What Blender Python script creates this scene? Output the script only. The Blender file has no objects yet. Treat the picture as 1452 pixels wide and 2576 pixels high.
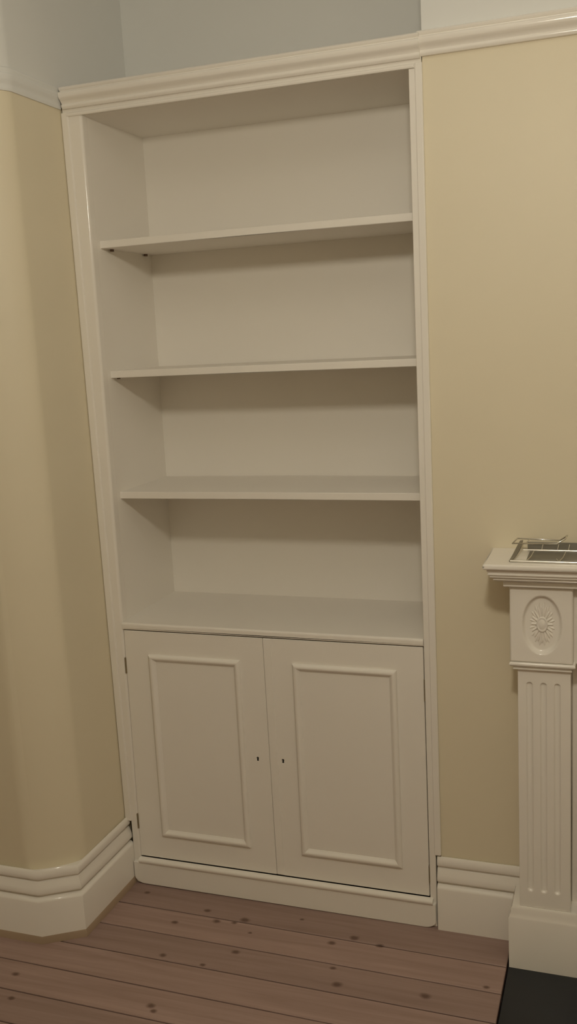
import bpy, bmesh, math, random
from mathutils import Vector, Matrix

# ------------------------------------------------------------------ camera, world, light, exposure
scene = bpy.context.scene
col = scene.collection
IMG_W, IMG_H = 1452, 2576
CAM = dict(x=1.4314, y=-2.4102, z=1.6183, yaw=0.3403, pitch=-0.178, roll=-0.0509, f=2437.66)

cam_data = bpy.data.cameras.new('camera')
cam_data.sensor_fit = 'VERTICAL'
cam_data.sensor_height = 36.0
cam_data.lens = CAM['f'] / IMG_H * 36.0
cam_data.clip_start = 0.02
cam = bpy.data.objects.new('camera', cam_data)
col.objects.link(cam)
cy_, sy_ = math.cos(CAM['yaw']), math.sin(CAM['yaw'])
cp_, sp_ = math.cos(CAM['pitch']), math.sin(CAM['pitch'])
fwd = Vector((-sy_ * cp_, cy_ * cp_, sp_))
rgt = Vector((cy_, sy_, 0))
upv = rgt.cross(fwd)
cr_, sr_ = math.cos(CAM['roll']), math.sin(CAM['roll'])
R_ = cr_ * rgt + sr_ * upv
U_ = -sr_ * rgt + cr_ * upv
m = Matrix((R_, U_, -fwd)).transposed().to_4x4()
m.translation = Vector((CAM['x'], CAM['y'], CAM['z']))
cam.matrix_world = m
scene.camera = cam

world = bpy.data.worlds.new('world')
scene.world = world
world.use_nodes = True
world.node_tree.nodes['Background'].inputs[0].default_value = (0, 0, 0, 1)
world.node_tree.nodes['Background'].inputs[1].default_value = 0.0

LAMP_POS = (1.28, -1.70, 2.25)          # found from the shelf shadows and the paint highlights
LAMP_STRENGTH = 145.0
LAMP_COLOUR = (1.0, 0.925, 0.775)

vs = scene.view_settings
vs.view_transform = 'Standard'
vs.look = 'None'
vs.gamma = 1.0
vs.use_curve_mapping = False
vs.exposure = 0.0

# ------------------------------------------------------------------ materials
def new_mat(name):
    mt = bpy.data.materials.new(name)
    mt.use_nodes = True
    nt = mt.node_tree
    b = nt.nodes['Principled BSDF']
    return mt, nt, b

def paint(name, rgb, rough, var=0.04, bump=0.05, scale=14.0, stretch=(1, 1, 1), spec=0.5):
    mt, nt, b = new_mat(name)
    g = nt.nodes.new('ShaderNodeNewGeometry')
    mp = nt.nodes.new('ShaderNodeMapping'); mp.inputs['Scale'].default_value = stretch
    nt.links.new(g.outputs['Position'], mp.inputs['Vector'])
    n = nt.nodes.new('ShaderNodeTexNoise'); n.inputs['Scale'].default_value = scale * 0.25
    n.inputs['Detail'].default_value = 3
    nt.links.new(mp.outputs[0], n.inputs['Vector'])
    mx = nt.nodes.new('ShaderNodeMix'); mx.data_type = 'RGBA'
    mx.inputs[6].default_value = (*[c * (1 - var) for c in rgb], 1)
    mx.inputs[7].default_value = (*[min(1, c * (1 + var)) for c in rgb], 1)
    nt.links.new(n.outputs[0], mx.inputs[0])
    nt.links.new(mx.outputs[2], b.inputs['Base Color'])
    b.inputs['Roughness'].default_value = rough
    b.inputs['Specular IOR Level'].default_value = spec
    if bump:
        n2 = nt.nodes.new('ShaderNodeTexNoise'); n2.inputs['Scale'].default_value = scale * 6
        n2.inputs['Detail'].default_value = 2
        nt.links.new(mp.outputs[0], n2.inputs['Vector'])
        bp = nt.nodes.new('ShaderNodeBump'); bp.inputs['Strength'].default_value = bump
        bp.inputs['Distance'].default_value = 0.002
        nt.links.new(n2.outputs[0], bp.inputs['Height'])
        nt.links.new(bp.outputs[0], b.inputs['Normal'])
    return mt

M = {}
M['cream'] = paint('cream_wall_paint', (0.81, 0.728, 0.545), 0.5, 0.03, 0.10, 10)
M['white_wall'] = paint('white_wall_paint', (0.80, 0.80, 0.77), 0.7, 0.03, 0.10, 10)
M['gloss'] = paint('white_gloss_paint', (0.90, 0.855, 0.78), 0.15, 0.02, 0.06, 10)
M['satin'] = paint('white_satin_paint', (0.90, 0.855, 0.78), 0.45, 0.02, 0.05, 10)
M['ceiling'] = paint('ceiling_paint', (0.88, 0.88, 0.86), 0.8, 0.02, 0.05, 10)
M['slate'] = paint('black_slate', (0.013, 0.015, 0.018), 0.45, 0.3, 0.1, 12)
M['iron'] = paint('black_iron', (0.02, 0.02, 0.022), 0.5, 0.2, 0.15, 12)
M['lock'] = paint('old_lock_iron', (0.16, 0.14, 0.115), 0.6, 0.2, 0, 12)
M['brass'] = paint('aged_hinge_metal', (0.24, 0.19, 0.11), 0.5, 0.2, 0, 12)
M['raw'] = paint('bare_timber_edge', (0.40, 0.295, 0.20), 0.7, 0.2, 0.1, 14)
M['screw'] = paint('brown_peg', (0.15, 0.095, 0.06), 0.6, 0.2, 0, 14)
M['flex'] = paint('white_plastic', (0.75, 0.75, 0.72), 0.4, 0.01, 0, 14)
M['ash'] = paint('soot_brick', (0.03, 0.027, 0.025), 0.9, 0.3, 0.3, 14)

mt, nt, b = new_mat('chrome_metal')
b.inputs['Base Color'].default_value = (0.80, 0.78, 0.72, 1)
b.inputs['Metallic'].default_value = 1; b.inputs['Roughness'].default_value = 0.16
M['chrome'] = mt
mt, nt, b = new_mat('brushed_steel')
b.inputs['Base Color'].default_value = (0.30, 0.285, 0.25, 1)
b.inputs['Metallic'].default_value = 0.85; b.inputs['Roughness'].default_value = 0.42
n = nt.nodes.new('ShaderNodeTexNoise'); n.inputs['Scale'].default_value = 60
rp = nt.nodes.new('ShaderNodeMapRange'); rp.inputs[3].default_value = 0.36; rp.inputs[4].default_value = 0.5
nt.links.new(n.outputs[0], rp.inputs[0]); nt.links.new(rp.outputs[0], b.inputs['Roughness'])
M['steel'] = mt

mt, nt, b = new_mat('lit_frosted_bulb')
b.inputs['Base Color'].default_value = (0.9, 0.88, 0.8, 1)
b.inputs['Emission Color'].default_value = (*LAMP_COLOUR, 1)
b.inputs['Emission Strength'].default_value = LAMP_STRENGTH
M['bulb'] = mt

# stripped pine boards: grain along the board, knots where the photograph has them
KNOTS = [(0.086, -0.056, .8), (0.302, -0.096, 1.0), (0.234, -0.173, 1.0), (0.348, -0.138, 1.1), (0.400, -0.132, .8),
         (0.425, -0.112, 1.3), (0.581, -0.069, .6), (0.693, -0.151, 1.0), (0.746, -0.113, 1.2), (0.821, -0.130, 1.0),
         (0.267, -0.318, 1.0), (0.454, -0.255, 1.1), (0.389, -0.328, .7), (0.754, -0.311, 1.25), (0.725, -0.252, .8),
         (0.977, -0.297, 1.3), (0.329, -0.509, 1.1), (0.345, -0.525, .8), (-0.078, -0.491, 1.0), (-0.032, -0.579, .9),
         (1.117, -0.225, .8), (0.46, -0.165, .6), (0.70, -0.58, 1.0), (1.05, -0.47, .9)]

def make_pine():
    mt, nt, b = new_mat('stripped_pine')
    L = nt.links.new
    g = nt.nodes.new('ShaderNodeNewGeometry')
    oi = nt.nodes.new('ShaderNodeObjectInfo')
    # grain
    mp = nt.nodes.new('ShaderNodeMapping'); mp.inputs['Scale'].default_value = (2.2, 42, 10)
    L(g.outputs['Position'], mp.inputs['Vector'])
    addv = nt.nodes.new('ShaderNodeVectorMath'); addv.operation = 'ADD'
    cmb = nt.nodes.new('ShaderNodeCombineXYZ')
    mul = nt.nodes.new('ShaderNodeMath'); mul.operation = 'MULTIPLY'; mul.inputs[1].default_value = 37.0
    L(oi.outputs['Random'], mul.inputs[0]); L(mul.outputs[0], cmb.inputs[0]); L(mul.outputs[0], cmb.inputs[2])
    L(mp.outputs[0], addv.inputs[0]); L(cmb.outputs[0], addv.inputs[1])
    n = nt.nodes.new('ShaderNodeTexNoise'); n.inputs['Scale'].default_value = 1.0; n.inputs['Detail'].default_value = 5
    n.inputs['Roughness'].default_value = 0.6; n.inputs['Distortion'].default_value = 0.6
    L(addv.outputs[0], n.inputs['Vector'])
    ramp = nt.nodes.new('ShaderNodeValToRGB')
    ramp.color_ramp.elements[0].position = 0.30; ramp.color_ramp.elements[0].color = (0.315, 0.212, 0.178, 1)
    ramp.color_ramp.elements[1].position = 0.72; ramp.color_ramp.elements[1].color = (0.415, 0.290, 0.250, 1)
    L(n.outputs[0], ramp.inputs[0])
    # per-board tone
    mr = nt.nodes.new('ShaderNodeMapRange'); mr.inputs[3].default_value = 0.88; mr.inputs[4].default_value = 1.1
    L(oi.outputs['Random'], mr.inputs[0])
    tone = nt.nodes.new('ShaderNodeVectorMath'); tone.operation = 'SCALE'
    L(ramp.outputs[0], tone.inputs[0]); L(mr.outputs[0], tone.inputs['Scale'])
    # knots
    warp = nt.nodes.new('ShaderNodeTexNoise'); warp.inputs['Scale'].default_value = 45; warp.inputs['Detail'].default_value = 2
    L(g.outputs['Position'], warp.inputs['Vector'])
    ws = nt.nodes.new('ShaderNodeVectorMath'); ws.operation = 'SCALE'; ws.inputs['Scale'].default_value = 0.008
    L(warp.outputs['Color'], ws.inputs[0])
    wp = nt.nodes.new('ShaderNodeVectorMath'); wp.operation = 'ADD'
    L(g.outputs['Position'], wp.inputs[0]); L(ws.outputs[0], wp.inputs[1])
    cur = None
    for (kx, ky, ks) in KNOTS:
        sb = nt.nodes.new('ShaderNodeVectorMath'); sb.operation = 'SUBTRACT'
        L(wp.outputs[0], sb.inputs[0]); sb.inputs[1].default_value = (kx + .004, ky + .004, 0)
        ml = nt.nodes.new('ShaderNodeVectorMath'); ml.operation = 'MULTIPLY'
        ml.inputs[1].default_value = (70 / ks, 95 / ks, 0); L(sb.outputs[0], ml.inputs[0])
        ln = nt.nodes.new('ShaderNodeVectorMath'); ln.operation = 'LENGTH'; L(ml.outputs[0], ln.inputs[0])
        if cur is None:
            cur = ln.outputs['Value']
        else:
            mn = nt.nodes.new('ShaderNodeMath'); mn.operation = 'MINIMUM'
            L(cur, mn.inputs[0]); L(ln.outputs['Value'], mn.inputs[1]); cur = mn.outputs[0]
    kr = nt.nodes.new('ShaderNodeValToRGB')
    kr.color_ramp.elements[0].position = 0.35; kr.color_ramp.elements[0].color = (1, 1, 1, 1)
    kr.color_ramp.elements[1].position = 1.0; kr.color_ramp.elements[1].color = (0, 0, 0, 1)
    L(cur, kr.inputs[0])
    mx = nt.nodes.new('ShaderNodeMix'); mx.data_type = 'RGBA'
    mx.inputs[7].default_value = (0.115, 0.062, 0.045, 1)
    km = nt.nodes.new('ShaderNodeMath'); km.operation = 'MULTIPLY'; km.inputs[1].default_value = 0.85
    L(kr.outputs[0], km.inputs[0]); L(km.outputs[0], mx.inputs[0]); L(tone.outputs[0], mx.inputs[6])
    L(mx.outputs[2], b.inputs['Base Color'])
    b.inputs['Roughness'].default_value = 0.55
    b.inputs['Specular IOR Level'].default_value = 0.35
    bp = nt.nodes.new('ShaderNodeBump'); bp.inputs['Strength'].default_value = 0.15; bp.inputs['Distance'].default_value = 0.002
    L(n.outputs[0], bp.inputs['Height']); L(bp.outputs[0], b.inputs['Normal'])
    return mt
M['pine'] = make_pine()
M['subfloor'] = paint('dusty_joist_timber', (0.27, 0.195, 0.14), 0.9, 0.2, 0, 12)

# ------------------------------------------------------------------ helpers
def link(name, me, mats, parent=None, smooth=False):
    o = bpy.data.objects.new(name, me)
    col.objects.link(o)
    for mm in (mats if isinstance(mats, (list, tuple)) else [mats]):
        if mm.name not in [x.name for x in me.materials if x]:
            me.materials.append(mm)
    if smooth:
        for p in me.polygons: p.use_smooth = True
    if parent is not None:
        o.parent = parent
    return o

def obj_bm(name, bm, mats, parent=None, smooth=False, recalc=True):
    if recalc: bmesh.ops.recalc_face_normals(bm, faces=bm.faces)
    if smooth == 'auto':                   # smooth mouldings, crisp arrises
        bm.normal_update()
        for f in bm.faces: f.smooth = True
        for e in bm.edges:
            if len(e.link_faces) == 2 and e.calc_face_angle(0) > math.radians(48): e.smooth = False
        smooth = False
    me = bpy.data.meshes.new(name)
    bm.to_mesh(me); bm.free()
    return link(name, me, mats, parent, smooth)

def add_box(bm, x0, x1, y0, y1, z0, z1):
    vs_ = [bm.verts.new((x, y, z)) for z in (z0, z1) for y in (y0, y1) for x in (x0, x1)]
    fs = [(0, 1, 3, 2), (4, 5, 7, 6), (0, 1, 5, 4), (2, 3, 7, 6), (0, 2, 6, 4), (1, 3, 7, 5)]
    return [bm.faces.new([vs_[i] for i in f]) for f in fs]

def box(name, x0, x1, y0, y1, z0, z1, mat, parent=None, bevel=0.0, seg=2):
    bm = bmesh.new()
    add_box(bm, x0, x1, y0, y1, z0, z1)
    if bevel:
        bmesh.ops.bevel(bm, geom=list(bm.edges), offset=bevel, segments=seg, profile=0.5, affect='EDGES')
    return obj_bm(name, bm, mat, parent)

def prism(name, poly, axis, a0, a1, mat, parent=None, bevel=0.0, seg=2, smooth=False):
    """poly in the plane normal to axis ('y': (x,z), 'z': (x,y), 'x': (y,z)), extruded a0..a1"""
    bm = bmesh.new()
    def P(p, a):
        return {'y': (p[0], a, p[1]), 'z': (p[0], p[1], a), 'x': (a, p[0], p[1])}[axis]
    A = [bm.verts.new(P(p, a0)) for p in poly]
    B = [bm.verts.new(P(p, a1)) for p in poly]
    n = len(poly)
    bm.faces.new(A); bm.faces.new(B[::-1])
    for i in range(n):
        bm.faces.new((A[i], A[(i + 1) % n], B[(i + 1) % n], B[i]))
    if bevel:
        bmesh.ops.recalc_face_normals(bm, faces=bm.faces)
        bmesh.ops.bevel(bm, geom=list(bm.edges), offset=bevel, segments=seg, profile=0.5, affect='EDGES')
    return obj_bm(name, bm, mat, parent, smooth)

def sweep_bm(path, profile, tilt=None, ends=None):
    """profile (out, z) swept along a plan path; 'out' is to the left of the path, mitred at the bends"""
    bm = bmesh.new()
    n = len(path)
    dirs = []
    for i in range(n - 1):
        d = Vector((path[i + 1][0] - path[i][0], path[i + 1][1] - path[i][1])); d.normalize(); dirs.append(d)
    rings = []
    for i, p in enumerate(path):
        if i == 0: nn = Vector((-dirs[0].y, dirs[0].x)); k = 1
        elif i == n - 1: nn = Vector((-dirs[-1].y, dirs[-1].x)); k = 1
        else:
            n1 = Vector((-dirs[i - 1].y, dirs[i - 1].x)); n2 = Vector((-dirs[i].y, dirs[i].x))
            nn = n1 + n2; nn.normalize(); k = 1 / max(0.3, nn.dot(n1))
        ring = []
        for (o, z) in profile:
            sh = tilt(z) if tilt else 0.0
            e = Vector((0, 0))
            if ends and i == 0: e = -dirs[0] * (o * ends[0])
            if ends and i == n - 1: e = dirs[-1] * (o * ends[1])
            ring.append(bm.verts.new((p[0] + nn.x * o * k + sh + e.x, p[1] + nn.y * o * k + e.y, z)))
        rings.append(ring)
    m_ = len(profile)
    for i in range(n - 1):
        for j in range(m_):
            bm.faces.new((rings[i][j], rings[i][(j + 1) % m_], rings[i + 1][(j + 1) % m_], rings[i + 1][j]))
    bm.faces.new(rings[0]); bm.faces.new(rings[-1][::-1])
    return bm

def sweep(name, path, profile, mat, parent=None, tilt=None, ends=None):
    return obj_bm(name, sweep_bm(path, profile, tilt, ends), mat, parent, 'auto')

def tube(name, pts, r, mat, parent=None, seg=10, closed=False):
    cu = bpy.data.curves.new(name, 'CURVE'); cu.dimensions = '3D'
    sp = cu.splines.new('POLY'); sp.points.add(len(pts) - 1)
    for i, p in enumerate(pts): sp.points[i].co = (*p, 1)
    sp.use_cyclic_u = closed
    cu.bevel_depth = r; cu.bevel_resolution = max(1, seg // 4); cu.use_fill_caps = True
    tmp = bpy.data.objects.new('tmp', cu); col.objects.link(tmp)
    dg = bpy.context.evaluated_depsgraph_get()
    me = bpy.data.meshes.new_from_object(tmp.evaluated_get(dg))
    bpy.data.objects.remove(tmp); bpy.data.curves.remove(cu)
    me.name = name
    me.materials.clear()
    return link(name, me, mat, parent, True)

def lathe(name, prof, centre, mat, parent=None, seg=28):
    bm = bmesh.new()
    rings = []
    for (r, z) in prof:
        rings.append([bm.verts.new((centre[0] + max(r, 1e-4) * math.cos(2 * math.pi * k / seg),
                                    centre[1] + max(r, 1e-4) * math.sin(2 * math.pi * k / seg), centre[2] + z)) for k in range(seg)])
    for a, b_ in zip(rings[:-1], rings[1:]):
        for k in range(seg):
            bm.faces.new((a[k], a[(k + 1) % seg], b_[(k + 1) % seg], b_[k]))
    bm.faces.new(rings[0]); bm.faces.new(rings[-1])
    return obj_bm(name, bm, mat, parent, True)

def empty(name, loc):
    o = bpy.data.objects.new(name, None); col.objects.link(o); o.location = loc
    o.empty_display_size = 0.1
    return o

def adopt(root):
    """children were built in world coordinates: keep them there"""
    inv = Matrix.Translation(-root.location)
    for c in root.children: c.matrix_parent_inverse = inv

def tag(o, label, cat, group=None):
    o['label'] = label; o['category'] = cat
    if group: o['group'] = group
    return o

def struct(o, label=None):
    o['kind'] = 'structure'
    if label: o['label'] = label
    return o

# ------------------------------------------------------------------ measured geometry (metres)
CEIL = 2.80
XI, XR, XC = 0.054, 0.9365, 0.968          # opening left, opening right, corner of the chimney breast
Z_TOP, Z_OPEN = 2.300, 2.2265              # top of cupboard cornice, top of opening
SHELVES = [1.886, 1.530, 1.184]            # undersides of the shelves
SHELF_Y, DEPTH = 0.0414, 0.345
Z_WORK = 0.805                             # underside of the worktop
Z_DOOR = 0.0875
BACK = 0.385
RAIL_Z = 2.242
X_END, Y_END, X_BAY = 2.95, -3.7, -1.6
FX = 1.71                                  # centre line of the fireplace
HEARTH_X, HEARTH_Y = 1.158, -0.46

def lean(z):                               # the old side wall is a little out of plumb
    return 0.005 - 0.0055 * z

# ------------------------------------------------------------------ room shell
floor = box('floor', X_BAY - 0.1, X_END + 0.1, Y_END - 0.1, BACK + 0.1, -0.16, -0.05, M['subfloor'])
struct(floor, 'stripped pine floorboards with dark knots and open joints')
box('ceiling', X_BAY - 0.1, X_END + 0.1, Y_END - 0.1, BACK + 0.1, CEIL, CEIL + 0.1, M['ceiling'])
struct(bpy.data.objects['ceiling'], 'white painted ceiling')

def two_tone(name, boxes, zsplit, label):
    bm = bmesh.new()
    for (x0, x1, y0, y1, z0, z1) in boxes:
        segs = [(z0, z1, 0 if z1 <= zsplit else 1)] if (z1 <= zsplit or z0 >= zsplit) else [(z0, zsplit, 0), (zsplit, z1, 1)]
        for (a, c, mi) in segs:
            for f in add_box(bm, x0, x1, y0, y1, a, c): f.material_index = mi
    me = bpy.data.meshes.new(name); bmesh.ops.recalc_face_normals(bm, faces=bm.faces); bm.to_mesh(me); bm.free()
    me.materials.append(M['cream']); me.materials.append(M['white_wall'])
    o = bpy.data.objects.new(name, me); col.objects.link(o)
    return struct(o, label)

ZS = RAIL_Z + 0.02
two_tone('wall_back', [(-0.12, X_END + 0.1, BACK, BACK + 0.1, -0.05, CEIL)], ZS, 'white back wall of the recess above the bookcase')
# chimney breast with the fireplace opening in it
OX0, OX1, OZ = FX - 0.26, FX + 0.26, 0.74
two_tone('wall_right', [(XC, OX0, 0, BACK, -0.05, CEIL), (OX1, 2 * FX - XC, 0, BACK, -0.05, CEIL),
                        (OX0, OX1, 0, BACK, OZ, CEIL)], ZS, 'cream chimney breast wall, white above the picture rail')
two_tone('wall_end', [(X_END, X_END + 0.1, Y_END, BACK, -0.05, CEIL)], ZS, 'cream end wall of the room')
two_tone('wall_front', [(X_BAY - 0.1, X_END + 0.1, Y_END - 0.1, Y_END, -0.05, CEIL)], ZS, 'cream wall facing the bookcase')
two_tone('wall_bay', [(X_BAY - 0.1, X_BAY, Y_END, -0.2, -0.05, CEIL)], ZS, 'cream wall of the bay')

# side wall of the recess with its rounded plaster corner
RX_C, RY_C = 0.135, 0.105
arc = []
for i in range(25):                        # a plaster corner flatter than a true quarter circle
    a = math.radians(90 * i / 24)
    t = math.sin(a) ** 2
    qx, qy = -RX_C + RX_C * math.cos(a), -0.335 + RY_C - RY_C * math.sin(a)
    lx_, ly_ = -RX_C * t, -0.335 + RY_C * (1 - t)
    arc.append((0.62 * qx + 0.38 * lx_, 0.62 * qy + 0.38 * ly_))
plan = [(0, BACK)] + arc + [(X_BAY, -0.335), (X_BAY, -0.215), (-0.12, -0.215), (-0.12, BACK)]
bm = bmesh.new()
levels = [-0.05, ZS, CEIL]
rings = [[bm.verts.new((p[0] + (lean(z) if p[0] > -0.11 else 0), p[1], z)) for p in plan] for z in levels]
for k in range(2):
    for i in range(len(plan)):
        j = (i + 1) % len(plan)
        f = bm.faces.new((rings[k][i], rings[k][j], rings[k + 1][j], rings[k + 1][i])); f.material_index = k
        f.smooth = 1 <= i < len(arc)
bmesh.ops.recalc_face_normals(bm, faces=bm.faces)
me = bpy.data.meshes.new('wall_left'); bm.to_mesh(me); bm.free()
me.materials.append(M['cream']); me.materials.append(M['white_wall'])
wl = bpy.data.objects.new('wall_left', me); col.objects.link(wl)
struct(wl, 'yellow cream side wall with a rounded plaster corner')

# ------------------------------------------------------------------ floorboards
SLOPE = -0.012
def seam(y, x): return y + SLOPE * (x - 0.4)
BW, GAP = 0.1075, 0.0042
def board(y0, y1, x0, x1):
    """y0 > y1, seams drawn at x = 0.4"""
    bm = bmesh.new()
    g = GAP / 2
    pts = [(x0, seam(y1, x0) + g), (x1, seam(y1, x1) + g), (x1, seam(y0, x1) - g), (x0, seam(y0, x0) - g)]
    lo = [bm.verts.new((p[0], p[1], -0.05)) for p in pts]
    hi = [bm.verts.new((p[0], p[1], 0.0)) for p in pts]
    bm.faces.new(lo); bm.faces.new(hi)
    for i in range(4): bm.faces.new((lo[i], lo[(i + 1) % 4], hi[(i + 1) % 4], hi[i]))
    bmesh.ops.recalc_face_normals(bm, faces=bm.faces)
    top = [e for e in bm.edges if all(v.co.z > -0.001 for v in e.verts)]
    bmesh.ops.bevel(bm, geom=top, offset=0.0016, segments=1, affect='EDGES')
    return obj_bm('floorboard', bm, M['pine'], floor)

STRIP = 0.003
ys = [0.06, -0.124] + [-0.124 - BW * (k + 1) for k in range(38)]
for k in range(len(ys) - 1):
    y0, y1 = ys[k], ys[k + 1]
    if y1 < Y_END: break
    left = (0.002 if y1 > -0.30 else -0.10) if y0 > -0.30 else X_BAY
    if y0 > HEARTH_Y + 0.06:
        board(y0, y1, left, HEARTH_X - STRIP)
        board(y0 if y0 < 0 else 0.0, y1, 2 * FX - HEARTH_X + STRIP, X_END)
    else:
        board(y0, y1, left, X_END)

# ------------------------------------------------------------------ skirting boards and picture rails
SKIRT = [(-0.02, 0.0), (0.020, 0.0), (0.020, 0.121), (0.0188, 0.126), (0.013, 0.1305), (0.0050, 0.1335), (0.0045, 0.1395), (0.0150, 0.1425),
         (0.0162, 0.149), (0.0135, 0.160), (0.0095, 0.170), (0.0075, 0.1770), (0.0030, 0.1790), (0.0030, 0.1840), (0.0105, 0.1865),
         (0.0120, 0.193), (0.0108, 0.202), (0.0080, 0.2085), (0.0060, 0.2115), (0.0044, 0.2115), (0.0030, 0.2040), (-0.02, 0.2040)]
SK_PATH = [(0.0045, -0.002), (0.0000, -0.284), (-0.087, -0.3385), (X_BAY, -0.3385)]
sk = sweep('baseboard_left', SK_PATH, SKIRT, M['gloss'])
struct(sk, 'tall white moulded skirting board turning a chamfered corner')
SHOE = [(0.004, 0.0), (0.0235, 0.0), (0.0225, 0.016), (0.0205, 0.021), (0.004, 0.021)]
sh = sweep('bare_foot_strip', SK_PATH, SHOE, M['raw'], sk); sh['label'] = 'bare timber strip along the foot of the skirting'
sr = sweep('baseboard_right', [(1.19, 0.0), (0.9585, 0.0)], [(max(0.0005, o), z) for (o, z) in SKIRT], M['gloss'])
struct(sr, 'short white moulded skirting board between bookcase and fireplace')
sr2 = sweep('baseboard_alcove', [(2 * FX - XC, 0.0), (2 * FX - 1.19, 0.0)], [(max(0.0005, o), z) for (o, z) in SKIRT], M['gloss'])
struct(sr2, 'white moulded skirting board beyond the fireplace')

RAIL = [(0.0, 0.0), (0.009, 0.0), (0.0125, 0.004), (0.0135, 0.008), (0.011, 0.012), (0.0125, 0.0155), (0.018, 0.0205), (0.0232, 0.0245), (0.0250, 0.0275),
        (0.0262, 0.0358), (0.0255, 0.0380), (0.0235, 0.0398), (0.0195, 0.0410), (0.0155, 0.0415), (0.0155, 0.044), (0.0195, 0.0465), (0.0205, 0.050), (0.018, 0.0535), (0.013, 0.055), (0.0, 0.055)]
rail_r = sweep('trim_1', [(2 * FX - XC, 0.0), (XC + 0.001, 0.0)], [(o, RAIL_Z + 0.008 + z) for (o, z) in RAIL], M['gloss'], ends=(0, 0.45))
struct(rail_r, 'glossy white picture rail on the chimney breast')
rail_path = [(0, -0.012)] + arc + [(X_BAY, -0.335)]
rail_l = sweep('trim_2', rail_path, [(o * 0.40, RAIL_Z + 0.004 + z) for (o, z) in RAIL], M['white_wall'], tilt=lean)
struct(rail_l, 'white picture rail on the side wall')

# ------------------------------------------------------------------ the alcove bookcase
bk = empty('alcove_bookcase', (0.5, 0.1, 0))
tag(bk, 'white painted built-in bookcase with three shelves above two cupboard doors', 'bookcase')
FACE = -0.008
X0B, X0T = 0.0085, -0.0075               # outer edge of the left stile, scribed to the wall
def left_poly(xa_bot, xa_top, xb, z0, z1):
    return [(xa_bot, z0), (xb, z0), (xb, z1), (xa_top, z1)]
# left stile: flat board with a rounded inner arris, and a rounded cover bead against the wall
bm = bmesh.new()
rr = 0.0075
rings = []
for (xo, xi, z) in ((0.026, 0.0475, 0.0), (0.014, XI, Z_OPEN)):
    sec = [(xo, 0.022), (xo, FACE)] + [(xi - rr + rr * math.sin(a), FACE + rr - rr * math.cos(a)) for a in [math.radians(90 * i / 8) for i in range(9)]] + [(xi, 0.022)]
    rings.append([bm.verts.new((x, y, z)) for (x, y) in sec])
for j in range(len(rings[0])):
    k = (j + 1) % len(rings[0])
    f = bm.faces.new((rings[0][j], rings[0][k], rings[1][k], rings[1][j])); f.smooth = 2 <= j <= 9
obj_bm('stile', bm, M['gloss'], bk)
prism('cover_bead', [(0.0050, 0.2), (0.028, 0.2), (0.016, Z_OPEN + 0.012), (-0.0065, Z_OPEN + 0.012)], 'y', FACE - 0.004, 0.02, M['gloss'], bk, 0.004, 3)
prism('stile', [(XR, 0.0), (0.9545, 0.0), (0.9545, Z_OPEN), (XR, Z_OPEN)], 'y', FACE, 0.022, M['gloss'], bk, 0.002, 2)
prism('cover_bead', [(0.9515, 0.2155), (0.9695, 0.2155), (0.9695, RAIL_Z - 0.004), (0.9515, RAIL_Z - 0.004)], 'y', FACE - 0.004, -0.0005, M['gloss'], bk, 0.003, 3)
# carcass
prism('side_panel', [(0.030, 0.0), (0.0470, 0.0), (XI - 0.0005, Z_OPEN + 0.004), (0.030, Z_OPEN + 0.004)], 'y', 0.022, DEPTH + 0.012, M['satin'], bk)
box('side_panel', XR, 0.9575, 0.022, DEPTH + 0.012, 0.0, Z_OPEN + 0.004, M['satin'], bk)
box('back_panel', XI - 0.008, XR, DEPTH, DEPTH + 0.012, 0.0, Z_OPEN + 0.004, M['satin'], bk)
box('top_panel', 0.0, 0.9665, 0.0, BACK - 0.002, Z_OPEN, Z_OPEN + 0.018, M['satin'], bk)
# fascia with its small lip, then the cornice moulding that carries the picture rail across
prism('fascia', [(-0.003, Z_OPEN), (0.967, Z_OPEN), (0.967, Z_TOP - 0.012), (-0.003, Z_TOP - 0.012)], 'y', FACE, -0.0002, M['gloss'], bk, 0.0015, 2)
LIP = [(0.0, 0.0), (0.006, 0.0), (0.0085, 0.003), (0.0085, 0.006), (0.006, 0.009), (0.0, 0.010)]
sweep('fascia_lip', [(0.950, FACE), (0.012, FACE)], [(o * 0.7, Z_OPEN + z) for (o, z) in LIP], M['gloss'], bk)
sweep('cornice', [(0.9655, FACE), (0.004, FACE)], [(o, Z_TOP - 0.055 + z) for (o, z) in RAIL], M['gloss'], bk)
box('cornice_cap', -0.004, 0.9665, FACE - 0.004, BACK - 0.002, Z_TOP - 0.012, Z_TOP, M['gloss'], bk, 0.002, 2)

for i, z in enumerate(SHELVES):
    s = box('shelf', XI - 0.007, XR, SHELF_Y, DEPTH, z, z + 0.020, M['satin'], bk, 0.0015, 2)
    if i == 0:
        for (px, py) in ((XI + 0.007, 0.088), (XI + 0.006, 0.296)):
            pg = prism('shelf_peg', [(px + 0.005 * math.cos(a), py + 0.008 * math.sin(a)) for a in [k * math.pi / 5 for k in range(10)]],
                       'z', z - 0.006, z + 0.001, M['screw'], s)
            pg['label'] = 'dark brown shelf peg'
    if i == 1:
        pg = prism('shelf_peg', [(XI + 0.006 + 0.004 * math.cos(a), 0.07 + 0.007 * math.sin(a)) for a in [k * math.pi / 5 for k in range(10)]],
                   'z', z - 0.004, z + 0.001, M['screw'], s)
# worktop with rounded nosing, flush with the frame
bm = bmesh.new()
add_box(bm, XI - 0.005, XR - 0.0005, FACE - 0.002, DEPTH, Z_WORK, Z_WORK + 0.021)
fe = [e for e in bm.edges if all(v.co.y < 0 for v in e.verts) and abs(e.verts[0].co.z - e.verts[1].co.z) < 1e-6]
bmesh.ops.bevel(bm, geom=fe, offset=0.006, segments=3, profile=0.5, affect='EDGES')
obj_bm('worktop', bm, M['satin'], bk)

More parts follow.
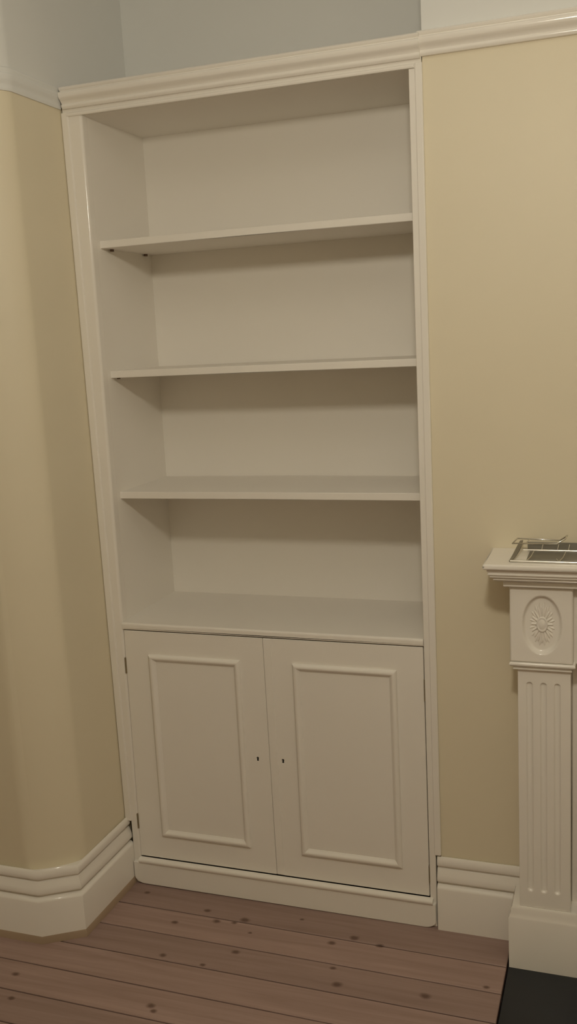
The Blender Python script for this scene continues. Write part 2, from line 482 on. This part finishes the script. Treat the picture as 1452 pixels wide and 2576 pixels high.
# doors
def mould_piece(parent, a, b_, inward, y):
    """one mitred length of applied panel moulding from a to b_ (x,z); inward = unit (x,z) towards the panel"""
    prof = [(0.0, 0.0), (0.001, 0.006), (0.005, 0.0090), (0.010, 0.0095), (0.014, 0.0070), (0.0165, 0.0035), (0.020, 0.0022), (0.021, 0.0)]
    d = Vector((b_[0] - a[0], b_[1] - a[1])); d.normalize()
    bm = bmesh.new(); rings = []
    for (p, s) in ((a, 1), (b_, -1)):
        rings.append([bm.verts.new((p[0] + inward[0] * u + d.x * u * s, y - h, p[1] + inward[1] * u + d.y * u * s)) for (u, h) in prof])
    n_ = len(prof)
    for j in range(n_):
        bm.faces.new((rings[0][j], rings[0][(j + 1) % n_], rings[1][(j + 1) % n_], rings[1][j]))
    bm.faces.new(rings[0]); bm.faces.new(rings[1][::-1])
    return obj_bm('panel_moulding', bm, M['gloss'], parent, 'auto')

DF = -0.006
def make_door(poly, rect, key, side, label):
    d = prism('door', poly, 'y', DF, 0.016, M['satin'], bk, 0.0012, 1)
    d['label'] = label
    x0, x1, z0, z1 = rect
    mould_piece(d, (x0, z1), (x1, z1), (0, -1), DF)
    mould_piece(d, (x0, z0), (x1, z0), (0, 1), DF)
    mould_piece(d, (x0, z0), (x0, z1), (1, 0), DF)
    mould_piece(d, (x1, z0), (x1, z1), (-1, 0), DF)
    # keyhole: round eye over a tapering slot
    kx, kz = key
    eye = [(kx + 0.0036 * math.cos(a), kz + 0.0036 * math.sin(a)) for a in [math.radians(-50 + 280 * i / 12) for i in range(13)]]
    kp = [(kx + 0.0030, kz - 0.0085)] + eye + [(kx - 0.0030, kz - 0.0085)]
    # cut a real hole, then line it with an open-fronted cup
    cut = prism('keyhole_cutter', kp, 'y', DF - 0.01, DF + 0.0165, M['satin'], bk)
    md = d.modifiers.new('keyhole', 'BOOLEAN'); md.operation = 'DIFFERENCE'; md.solver = 'EXACT'; md.object = cut
    bpy.context.view_layer.update()
    dg = bpy.context.evaluated_depsgraph_get()
    cut_mesh = bpy.data.meshes.new_from_object(d.evaluated_get(dg))
    d.modifiers.clear(); d.data = cut_mesh
    bpy.data.objects.remove(cut)
    bm = bmesh.new()
    A = [bm.verts.new((x, DF + 0.0012, z)) for x, z in kp]; B = [bm.verts.new((x, DF + 0.016, z)) for x, z in kp]
    for i in range(len(kp)):
        k = (i + 1) % len(kp)
        bm.faces.new((A[i], A[k], B[k], B[i]))
    bm.faces.new(B)
    kh = obj_bm('keyhole', bm, M['lock'], d)
    kh['label'] = 'small dark keyhole'
    return d

GP = 0.0022
SEAM_T, SEAM_B = 0.4845, 0.4885
dl = make_door([(0.0478, Z_DOOR + 0.0011), (SEAM_B - GP * .3, Z_DOOR + 0.0011), (SEAM_T - GP * .3, Z_WORK - GP * 1.2), (0.0515, Z_WORK - GP * 1.2)],
               (0.127, 0.413, 0.164, 0.734), (0.4495, 0.445), -1, 'white panelled cupboard door hung at the side wall')
dr = make_door([(SEAM_B + GP * .3, Z_DOOR + 0.0011), (XR - GP, Z_DOOR + 0.0011), (XR - GP, Z_WORK - GP * 1.2), (SEAM_T + GP * .3, Z_WORK - GP * 1.2)],
               (0.569, 0.862, 0.163, 0.735), (0.526, 0.446), 1, 'white panelled cupboard door hung beside the chimney breast')
prism('meeting_bead', [(SEAM_B + 0.001, Z_DOOR + 0.004), (0.5115, Z_DOOR + 0.004), (0.5085, Z_WORK - 0.005), (SEAM_T + 0.001, Z_WORK - 0.005)],
      'y', DF - 0.0018, DF + 0.002, M['satin'], dr, 0.0009, 2)
for (d, x, z0, z1) in ((dl, 0.0497, 0.671, 0.719), (dl, 0.0468, 0.178, 0.226), (dr, XR - 0.001, 0.655, 0.715), (dr, XR - 0.001, 0.13, 0.18)):
    w = 0.0022 if d is dl else 0.0011
    h = box('hinge', x - w, x + w, DF - 0.0028, 0.006, z0, z1, M['brass'], d, 0.0006, 1)
    h['label'] = 'slim bare metal hinge knuckle'

# plinth board with rounded lower corners, and the nosing strip above it
RP = 0.034
def corner(cx, cz, a0, a1): return [(cx + RP * math.cos(a), cz + RP * 0.62 * math.sin(a)) for a in [math.radians(a0 + (a1 - a0) * i / 8) for i in range(9)]]
pl = [(0.0265, 0.072)] + corner(0.0265 + RP, 0.0025 + RP * 0.62, 180, 270) + corner(0.953 - RP, 0.0005 + RP * 0.62, 270, 360) + [(0.953, 0.072)]
prism('plinth_board', pl, 'y', FACE - 0.010, FACE + 0.006, M['gloss'], bk, 0.0012, 1)
NOSE = [(0.0, 0.0), (0.011, 0.0), (0.0135, 0.003), (0.016, 0.007), (0.0165, 0.011), (0.0145, 0.015), (0.010, 0.0175), (0.0, 0.0175)]
sweep('plinth_nosing', [(0.9455, FACE), (0.047, FACE)], [(o, 0.0695 + z) for (o, z) in NOSE], M['gloss'], bk)
adopt(bk)

# ------------------------------------------------------------------ fireplace
he = box('hearth', HEARTH_X, 2 * FX - HEARTH_X, HEARTH_Y, 0.0, -0.05, -0.005, M['slate'], None, 0.002, 1)
tag(he, 'black slate hearth slab let into the floorboards below the fireplace', 'hearth')

fp = empty('fireplace_surround', (FX, -0.06, 0))
tag(fp, 'white painted fireplace surround with fluted pilaster and oval rosette', 'fireplace')
def mir(x): return 2 * FX - x
# mantel shelf and the mouldings below it
SX = 1.118
bm = bmesh.new(); add_box(bm, SX - 0.002, mir(SX) + 0.002, -0.182, -0.001, 1.0600, 1.073)
ed = [e for e in bm.edges if not all(v.co.y > -0.01 for v in e.verts)]
bmesh.ops.bevel(bm, geom=ed, offset=0.004, segments=3, profile=0.5, affect='EDGES')
obj_bm('mantel_shelf', bm, M['gloss'], fp)
base_path = [(mir(1.171), -0.001), (mir(1.171), -0.125), (1.171, -0.125), (1.171, -0.001)]
BED = [(-0.02, 1.0602), (0.047, 1.0602), (0.046, 1.054), (0.043, 1.0495), (0.045, 1.0475), (0.0445, 1.045), (0.040, 1.0435), (0.0395, 1.042), (0.0405, 1.0395),
       (0.0375, 1.0365), (0.033, 1.035), (0.0325, 1.0335), (0.0335, 1.0315), (0.031, 1.029), (0.0265, 1.0275), (0.0255, 1.0262), (0.020, 1.0250), (0.006, 1.0238), (-0.02, 1.0238)]
sweep('bed_moulding', base_path, BED, M['gloss'], fp)
sweep('shelf_fillet', base_path, [(-0.02, 1.0236), (0.0105, 1.0236), (0.0125, 1.0215), (0.0125, 1.0110), (0.0105, 1.0092), (-0.02, 1.0092)], M['gloss'], fp)
box('frieze', 1.317, mir(1.317), -0.098, -0.001, 0.815, 1.0095, M['gloss'], fp)

def relief(name, x0, x1, z0, z1, y, back, fn, nx, nz, parent):
    """a panel whose front is a carved height field: fn(x,z) -> depth of carving"""
    bm = bmesh.new()
    G = [[bm.verts.new((x0 + (x1 - x0) * i / nx, y + fn(x0 + (x1 - x0) * i / nx, z0 + (z1 - z0) * j / nz), z0 + (z1 - z0) * j / nz))
          for i in range(nx + 1)] for j in range(nz + 1)]
    for j in range(nz):
        for i in range(nx):
            f = bm.faces.new((G[j][i], G[j][i + 1], G[j + 1][i + 1], G[j + 1][i])); f.smooth = True
    cs = [bm.verts.new(p) for p in ((x0, back, z0), (x1, back, z0), (x1, back, z1), (x0, back, z1))]
    bm.faces.new(cs)
    bm.faces.new([cs[0], cs[1]] + G[0][::-1])
    bm.faces.new([cs[3], cs[2]] + G[-1][::-1])
    bm.faces.new([cs[0], cs[3]] + [G[j][0] for j in range(nz, -1, -1)])
    bm.faces.new([cs[1], cs[2]] + [G[j][-1] for j in range(nz, -1, -1)])
    return obj_bm(name, bm, M['gloss'], parent)

def pilaster(s):
    """s = 1 for the pilaster beside the bookcase, -1 for its twin"""
    X = (lambda x: x) if s == 1 else mir
    def span(a, b_): return (min(X(a), X(b_)), max(X(a), X(b_)))
    cx, cz, rx, rz = X(1.2465), 0.9145, 0.0455, 0.0725
    bx0, bx1 = span(1.171, 1.318)
    bz0, bz1 = 0.8195, 1.0075
    def dish(x, z):
        t = math.hypot((x - cx) / rx, (z - cz) / rz)
        d = 0.0
        if t < 1.0:
            k = min(1.0, (1 - t) / 0.13); d = 0.0110 * (1 - (1 - k) ** 2)
        e = min(x - bx0, bx1 - x, z - bz0, bz1 - z)
        if e < 0.005: d = max(d, 0.005 - math.sqrt(max(0, 0.005 ** 2 - (0.005 - e) ** 2)))
        return d
    blk = relief('pilaster_block', bx0, bx1, bz0, bz1, -0.125, -0.001, dish, 72, 92, fp)
    # oval rosette: two rings of petals round a domed button
    floor_y = -0.125 + 0.0113
    def petal(a, r0, r1, w, h, base):
        bm = bmesh.new()
        ex, ez = 0.0305, 0.0555
        ca, sa = math.cos(a), math.sin(a)
        def pt(r, t):           # radial 0..1, tangential in metres
            return (cx + ex * r * ca - t * sa, cz + ez * r * sa + t * ca)
        n_ = 5; L_, R_2, C_ = [], [], []
        for i in range(n_ + 1):
            u = i / n_; r = r0 + (r1 - r0) * u
            ww = w * (0.35 + 0.65 * math.sin(math.pi * min(1, 0.12 + 0.78 * u)))
            if i == n_: ww *= 0.35
            hh = h * (0.5 + 0.5 * math.sin(math.pi * (0.15 + 0.7 * u)))
            p = pt(r, -ww); L_.append(bm.verts.new((p[0], base, p[1])))
            p = pt(r, ww); R_2.append(bm.verts.new((p[0], base, p[1])))
            p = pt(r, 0); C_.append(bm.verts.new((p[0], base - hh, p[1])))
        for i in range(n_):
            bm.faces.new((L_[i], C_[i], C_[i + 1], L_[i + 1])); bm.faces.new((C_[i], R_2[i], R_2[i + 1], C_[i + 1]))
        bm.faces.new((L_[0], C_[0], R_2[0])); bm.faces.new((L_[-1], R_2[-1], C_[-1]))
        bm.faces.new(L_ + R_2[::-1])
        return obj_bm('petal', bm, M['gloss'], blk)
    for k in range(16):
        petal(2 * math.pi * (k + .5) / 16, 0.52, 0.98, 0.0040, 0.0030, floor_y)
    for k in range(16):
        petal(2 * math.pi * k / 16, 0.34, 0.84, 0.0050, 0.0048, floor_y)
    bm = bmesh.new()
    rg = []
    for (r, h) in ((1.0, 0), (1.0, 0.004), (0.86, 0.0065), (0.72, 0.0045), (0.66, 0.0045), (0.5, 0.0062), (0.2, 0.0072)):
        rg.append([bm.verts.new((cx + 0.0135 * r * math.cos(2 * math.pi * k / 24), floor_y - h, cz + 0.0195 * r * math.sin(2 * math.pi * k / 24))) for k in range(24)])
    for a, b_ in zip(rg[:-1], rg[1:]):
        for k in range(24): bm.faces.new((a[k], a[(k + 1) % 24], b_[(k + 1) % 24], b_[k]))
    bm.faces.new(rg[0]); bm.faces.new(rg[-1])
    obj_bm('rosette_button', bm, M['gloss'], blk, True)
    # necking below the block
    nx0, nx1 = span(1.1805, 1.3130)
    path = [(nx1, -0.001), (nx1, -0.119), (nx0, -0.119), (nx0, -0.001)]
    sweep('necking', path, [(-0.03, 0.8195), (0.008, 0.8195), (0.0105, 0.8175), (0.011, 0.8135), (0.008, 0.810), (0.003, 0.8085), (0.001, 0.8065), (0.0005, 0.8045),
                            (0.0025, 0.803), (0.0025, 0.8005), (0.0, 0.7995), (-0.03, 0.7995)], M['gloss'], fp)
    # fluted shaft
    sx0, sx1 = span(1.188, 1.312)
    fl = [X(1.2155), X(1.2485), X(1.281)]
    hw, ft, fb = 0.0075, 0.7655, 0.2105
    def flute(x, z):
        d = 0.0
        for c in fl:
            dz = 0.0
            if z > ft - hw: dz = z - (ft - hw)
            elif z < fb + hw: dz = (fb + hw) - z
            r = math.hypot(x - c, dz) / hw
            if r < 1: d = max(d, 0.0052 * math.sqrt(1 - r * r))
        return d
    # denser rows near the flute ends: split the shaft height field in three stacked ranges kept as one mesh
    bm = bmesh.new()
    xs = [sx0 + (sx1 - sx0) * i / 100 for i in range(101)]
    zs = [0.166 + 0.002 * i for i in range(0, 27)] + [0.22 + 0.03 * i for i in range(1, 18)] + [0.7495 + 0.0015 * i for i in range(0, 35)]
    zs = sorted(set([round(z, 5) for z in zs if z < 0.7999])) + [0.8]
    G = [[bm.verts.new((x, -0.112 + flute(x, z), z)) for x in xs] for z in zs]
    for j in range(len(zs) - 1):
        for i in range(100):
            f = bm.faces.new((G[j][i], G[j][i + 1], G[j + 1][i + 1], G[j + 1][i])); f.smooth = True
    cs = [bm.verts.new(p) for p in ((sx0, -0.001, zs[0]), (sx1, -0.001, zs[0]), (sx1, -0.001, zs[-1]), (sx0, -0.001, zs[-1]))]
    bm.faces.new(cs); bm.faces.new([cs[0], cs[1]] + G[0][::-1]); bm.faces.new([cs[3], cs[2]] + G[-1][::-1])
    bm.faces.new([cs[0], cs[3]] + [G[j][0] for j in range(len(zs) - 1, -1, -1)])
    bm.faces.new([cs[1], cs[2]] + [G[j][-1] for j in range(len(zs) - 1, -1, -1)])
    obj_bm('fluted_shaft', bm, M['gloss'], fp)
    # plinth block with a sloping ledge
    px0, px1 = span(1.170, 1.3285)
    path = [(px1, -0.001), (px1, -0.115), (px0, -0.115), (px0, -0.001)]
    sweep('pilaster_plinth', path, [(-0.05, -0.005), (0.009, -0.005), (0.009, 0.134), (0.0075, 0.1385), (0.0035, 0.150), (0.0035, 0.158), (0.0, 0.166), (-0.05, 0.166)], M['gloss'], fp)
    # inner return
    rx0, rx1 = span(1.312, 1.352)
    box('inner_jamb', rx0, rx1, -0.060, -0.001, -0.005, 0.815, M['gloss'], fp, 0.002, 1)
pilaster(1); pilaster(-1)
box('inner_lintel', 1.3525, mir(1.3525), -0.060, -0.001, 0.775, 0.8145, M['gloss'], fp, 0.002, 1)
# cast iron insert with an arched opening
def arch_plate():
    bm = bmesh.new()
    outer = [(1.3535, -0.005), (1.3535, 0.774), (mir(1.3535), 0.774), (mir(1.3535), -0.005)]
    rA = 0.22
    inner = [(FX - rA, -0.005)] + [(FX - rA * math.cos(a), 0.40 + rA * math.sin(a)) for a in [math.pi * i / 20 for i in range(21)]] + [(FX + rA, -0.005)]
    poly = outer + inner[::-1]
    A = [bm.verts.new((x, -0.030, z)) for x, z in poly]; B = [bm.verts.new((x, -0.001, z)) for x, z in poly]
    n_ = len(poly)
    bm.faces.new(A); bm.faces.new(B[::-1])
    for i in range(n_): bm.faces.new((A[i], A[(i + 1) % n_], B[(i + 1) % n_], B[i]))
    return bm
obj_bm('iron_insert', arch_plate(), M['iron'], fp)
box('fireback', OX0 + 0.002, OX1 - 0.002, BACK - 0.06, BACK - 0.001, -0.004, OZ - 0.002, M['ash'], fp)
box('firebox_floor', OX0 + 0.002, OX1 - 0.002, 0.001, BACK - 0.061, -0.004, 0.0, M['ash'], fp)
for k in range(7):
    tube('grate_bar', [(FX - 0.19 + 0.38 * k / 6, 0.02, 0.0), (FX - 0.19 + 0.38 * k / 6, 0.02, 0.16)], 0.006, M['iron'], fp, 8)
box('grate_rail', FX - 0.2, FX + 0.2, 0.013, 0.027, 0.15, 0.165, M['iron'], fp)
adopt(fp)

# ------------------------------------------------------------------ chrome wire rack on the mantel shelf
wr = empty('wire_rack', (1.36, -0.09, 1.0735))
tag(wr, 'chrome wire rack with grey steel tray lying on the mantel shelf', 'rack')
ZM = 1.0733
RX1 = 1.56
box('tray', 1.212, RX1 - 0.02, -0.130, -0.040, ZM, ZM + 0.0025, M['steel'], wr, 0.0008, 1)
box('back_plate', 1.205, RX1 - 0.02, -0.0225, -0.020, ZM + 0.0, ZM + 0.0215, M['steel'], wr, 0.0008, 1)
def side_band(x):
    # curved flat strip rising from the front rod to the back
    bm = bmesh.new(); n_ = 10; rows = []
    for i in range(n_ + 1):
        u = i / n_
        y = -0.151 + 0.131 * u; z = ZM + 0.001 + 0.021 * math.sin(u * math.pi / 2) * (0.35 + 0.65 * u)
        w = 0.0025 + 0.0075 * math.sin(math.pi * (0.1 + 0.75 * u))
        xx = x + 0.013 * u
        rows.append([bm.verts.new(p) for p in ((xx - 0.001, y, z), (xx + w, y, z + 0.001), (xx + w, y, z + 0.0035), (xx - 0.001, y, z + 0.0025))])
    for a, b_ in zip(rows[:-1], rows[1:]):
        for k in range(4): bm.faces.new((a[k], a[(k + 1) % 4], b_[(k + 1) % 4], b_[k]))
    bm.faces.new(rows[0]); bm.faces.new(rows[-1][::-1])
    return obj_bm('side_band', bm, M['steel'], wr, False)
side_band(1.175); side_band(RX1 - 0.013)
tube('front_rod', [(1.1765, -0.150, ZM + 0.0028), (RX1, -0.150, ZM + 0.0028)], 0.0026, M['chrome'], wr)
tube('middle_rod', [(1.201, -0.090, ZM + 0.0165), (RX1 - 0.015, -0.090, ZM + 0.0165)], 0.0023, M['chrome'], wr)
for xa in (1.214, 1.287, 1.36, 1.43, 1.50):
    tube('cross_wire', [(xa, -0.150, ZM + 0.004), (xa + 0.008, -0.128, ZM + 0.0085), (xa + 0.013, -0.090, ZM + 0.0155)], 0.0011, M['chrome'], wr, 8)
tube('cross_wire', [(1.287, -0.150, ZM + 0.004), (1.281, -0.132, ZM + 0.0062)], 0.0010, M['chrome'], wr, 8)
for xa in (1.244, 1.280, 1.305, 1.40):
    tube('riser_wire', [(xa, -0.090, ZM + 0.0165), (xa + 0.003, -0.085, ZM + 0.031)], 0.0011, M['chrome'], wr, 8)
tube('handle_loop', [(1.1755, -0.088, ZM + 0.0315), (1.2790, -0.088, ZM + 0.0330), (1.2985, -0.088, ZM + 0.0455), (1.3015, -0.062, ZM + 0.0475),
                     (1.2830, -0.052, ZM + 0.0335), (1.1840, -0.052, ZM + 0.0365)], 0.0019, M['chrome'], wr, 8, True)
tube('handle_stay', [(1.2070, -0.088, ZM + 0.032), (1.2130, -0.052, ZM + 0.0355)], 0.0013, M['chrome'], wr, 8)
adopt(wr)

# ------------------------------------------------------------------ the room's pendant lamp
pd = empty('pendant_lamp_offscreen', (LAMP_POS[0], LAMP_POS[1], CEIL))
tag(pd, 'lit frosted globe bulb hanging on a white flex from the ceiling', 'lamp')
lx, ly, lz = LAMP_POS
lathe('ceiling_rose', [(0.045, 0.0), (0.045, -0.008), (0.03, -0.022), (0.008, -0.028)], (lx, ly, CEIL), M['flex'], pd)
tube('flex', [(lx, ly, CEIL - 0.02), (lx, ly, lz + 0.115)], 0.0035, M['flex'], pd, 8)
lathe('lamp_holder', [(0.008, 0.13), (0.016, 0.12), (0.017, 0.08), (0.019, 0.070)], (lx, ly, lz), M['flex'], pd)
lathe('bulb_offscreen', [(0.001, -0.075)] + [(0.075 * math.sin(a), -0.075 * math.cos(a)) for a in [math.pi * i / 20 for i in range(1, 19)]] + [(0.018, 0.0735)], (lx, ly, lz), M['bulb'], pd, 32)
adopt(pd)
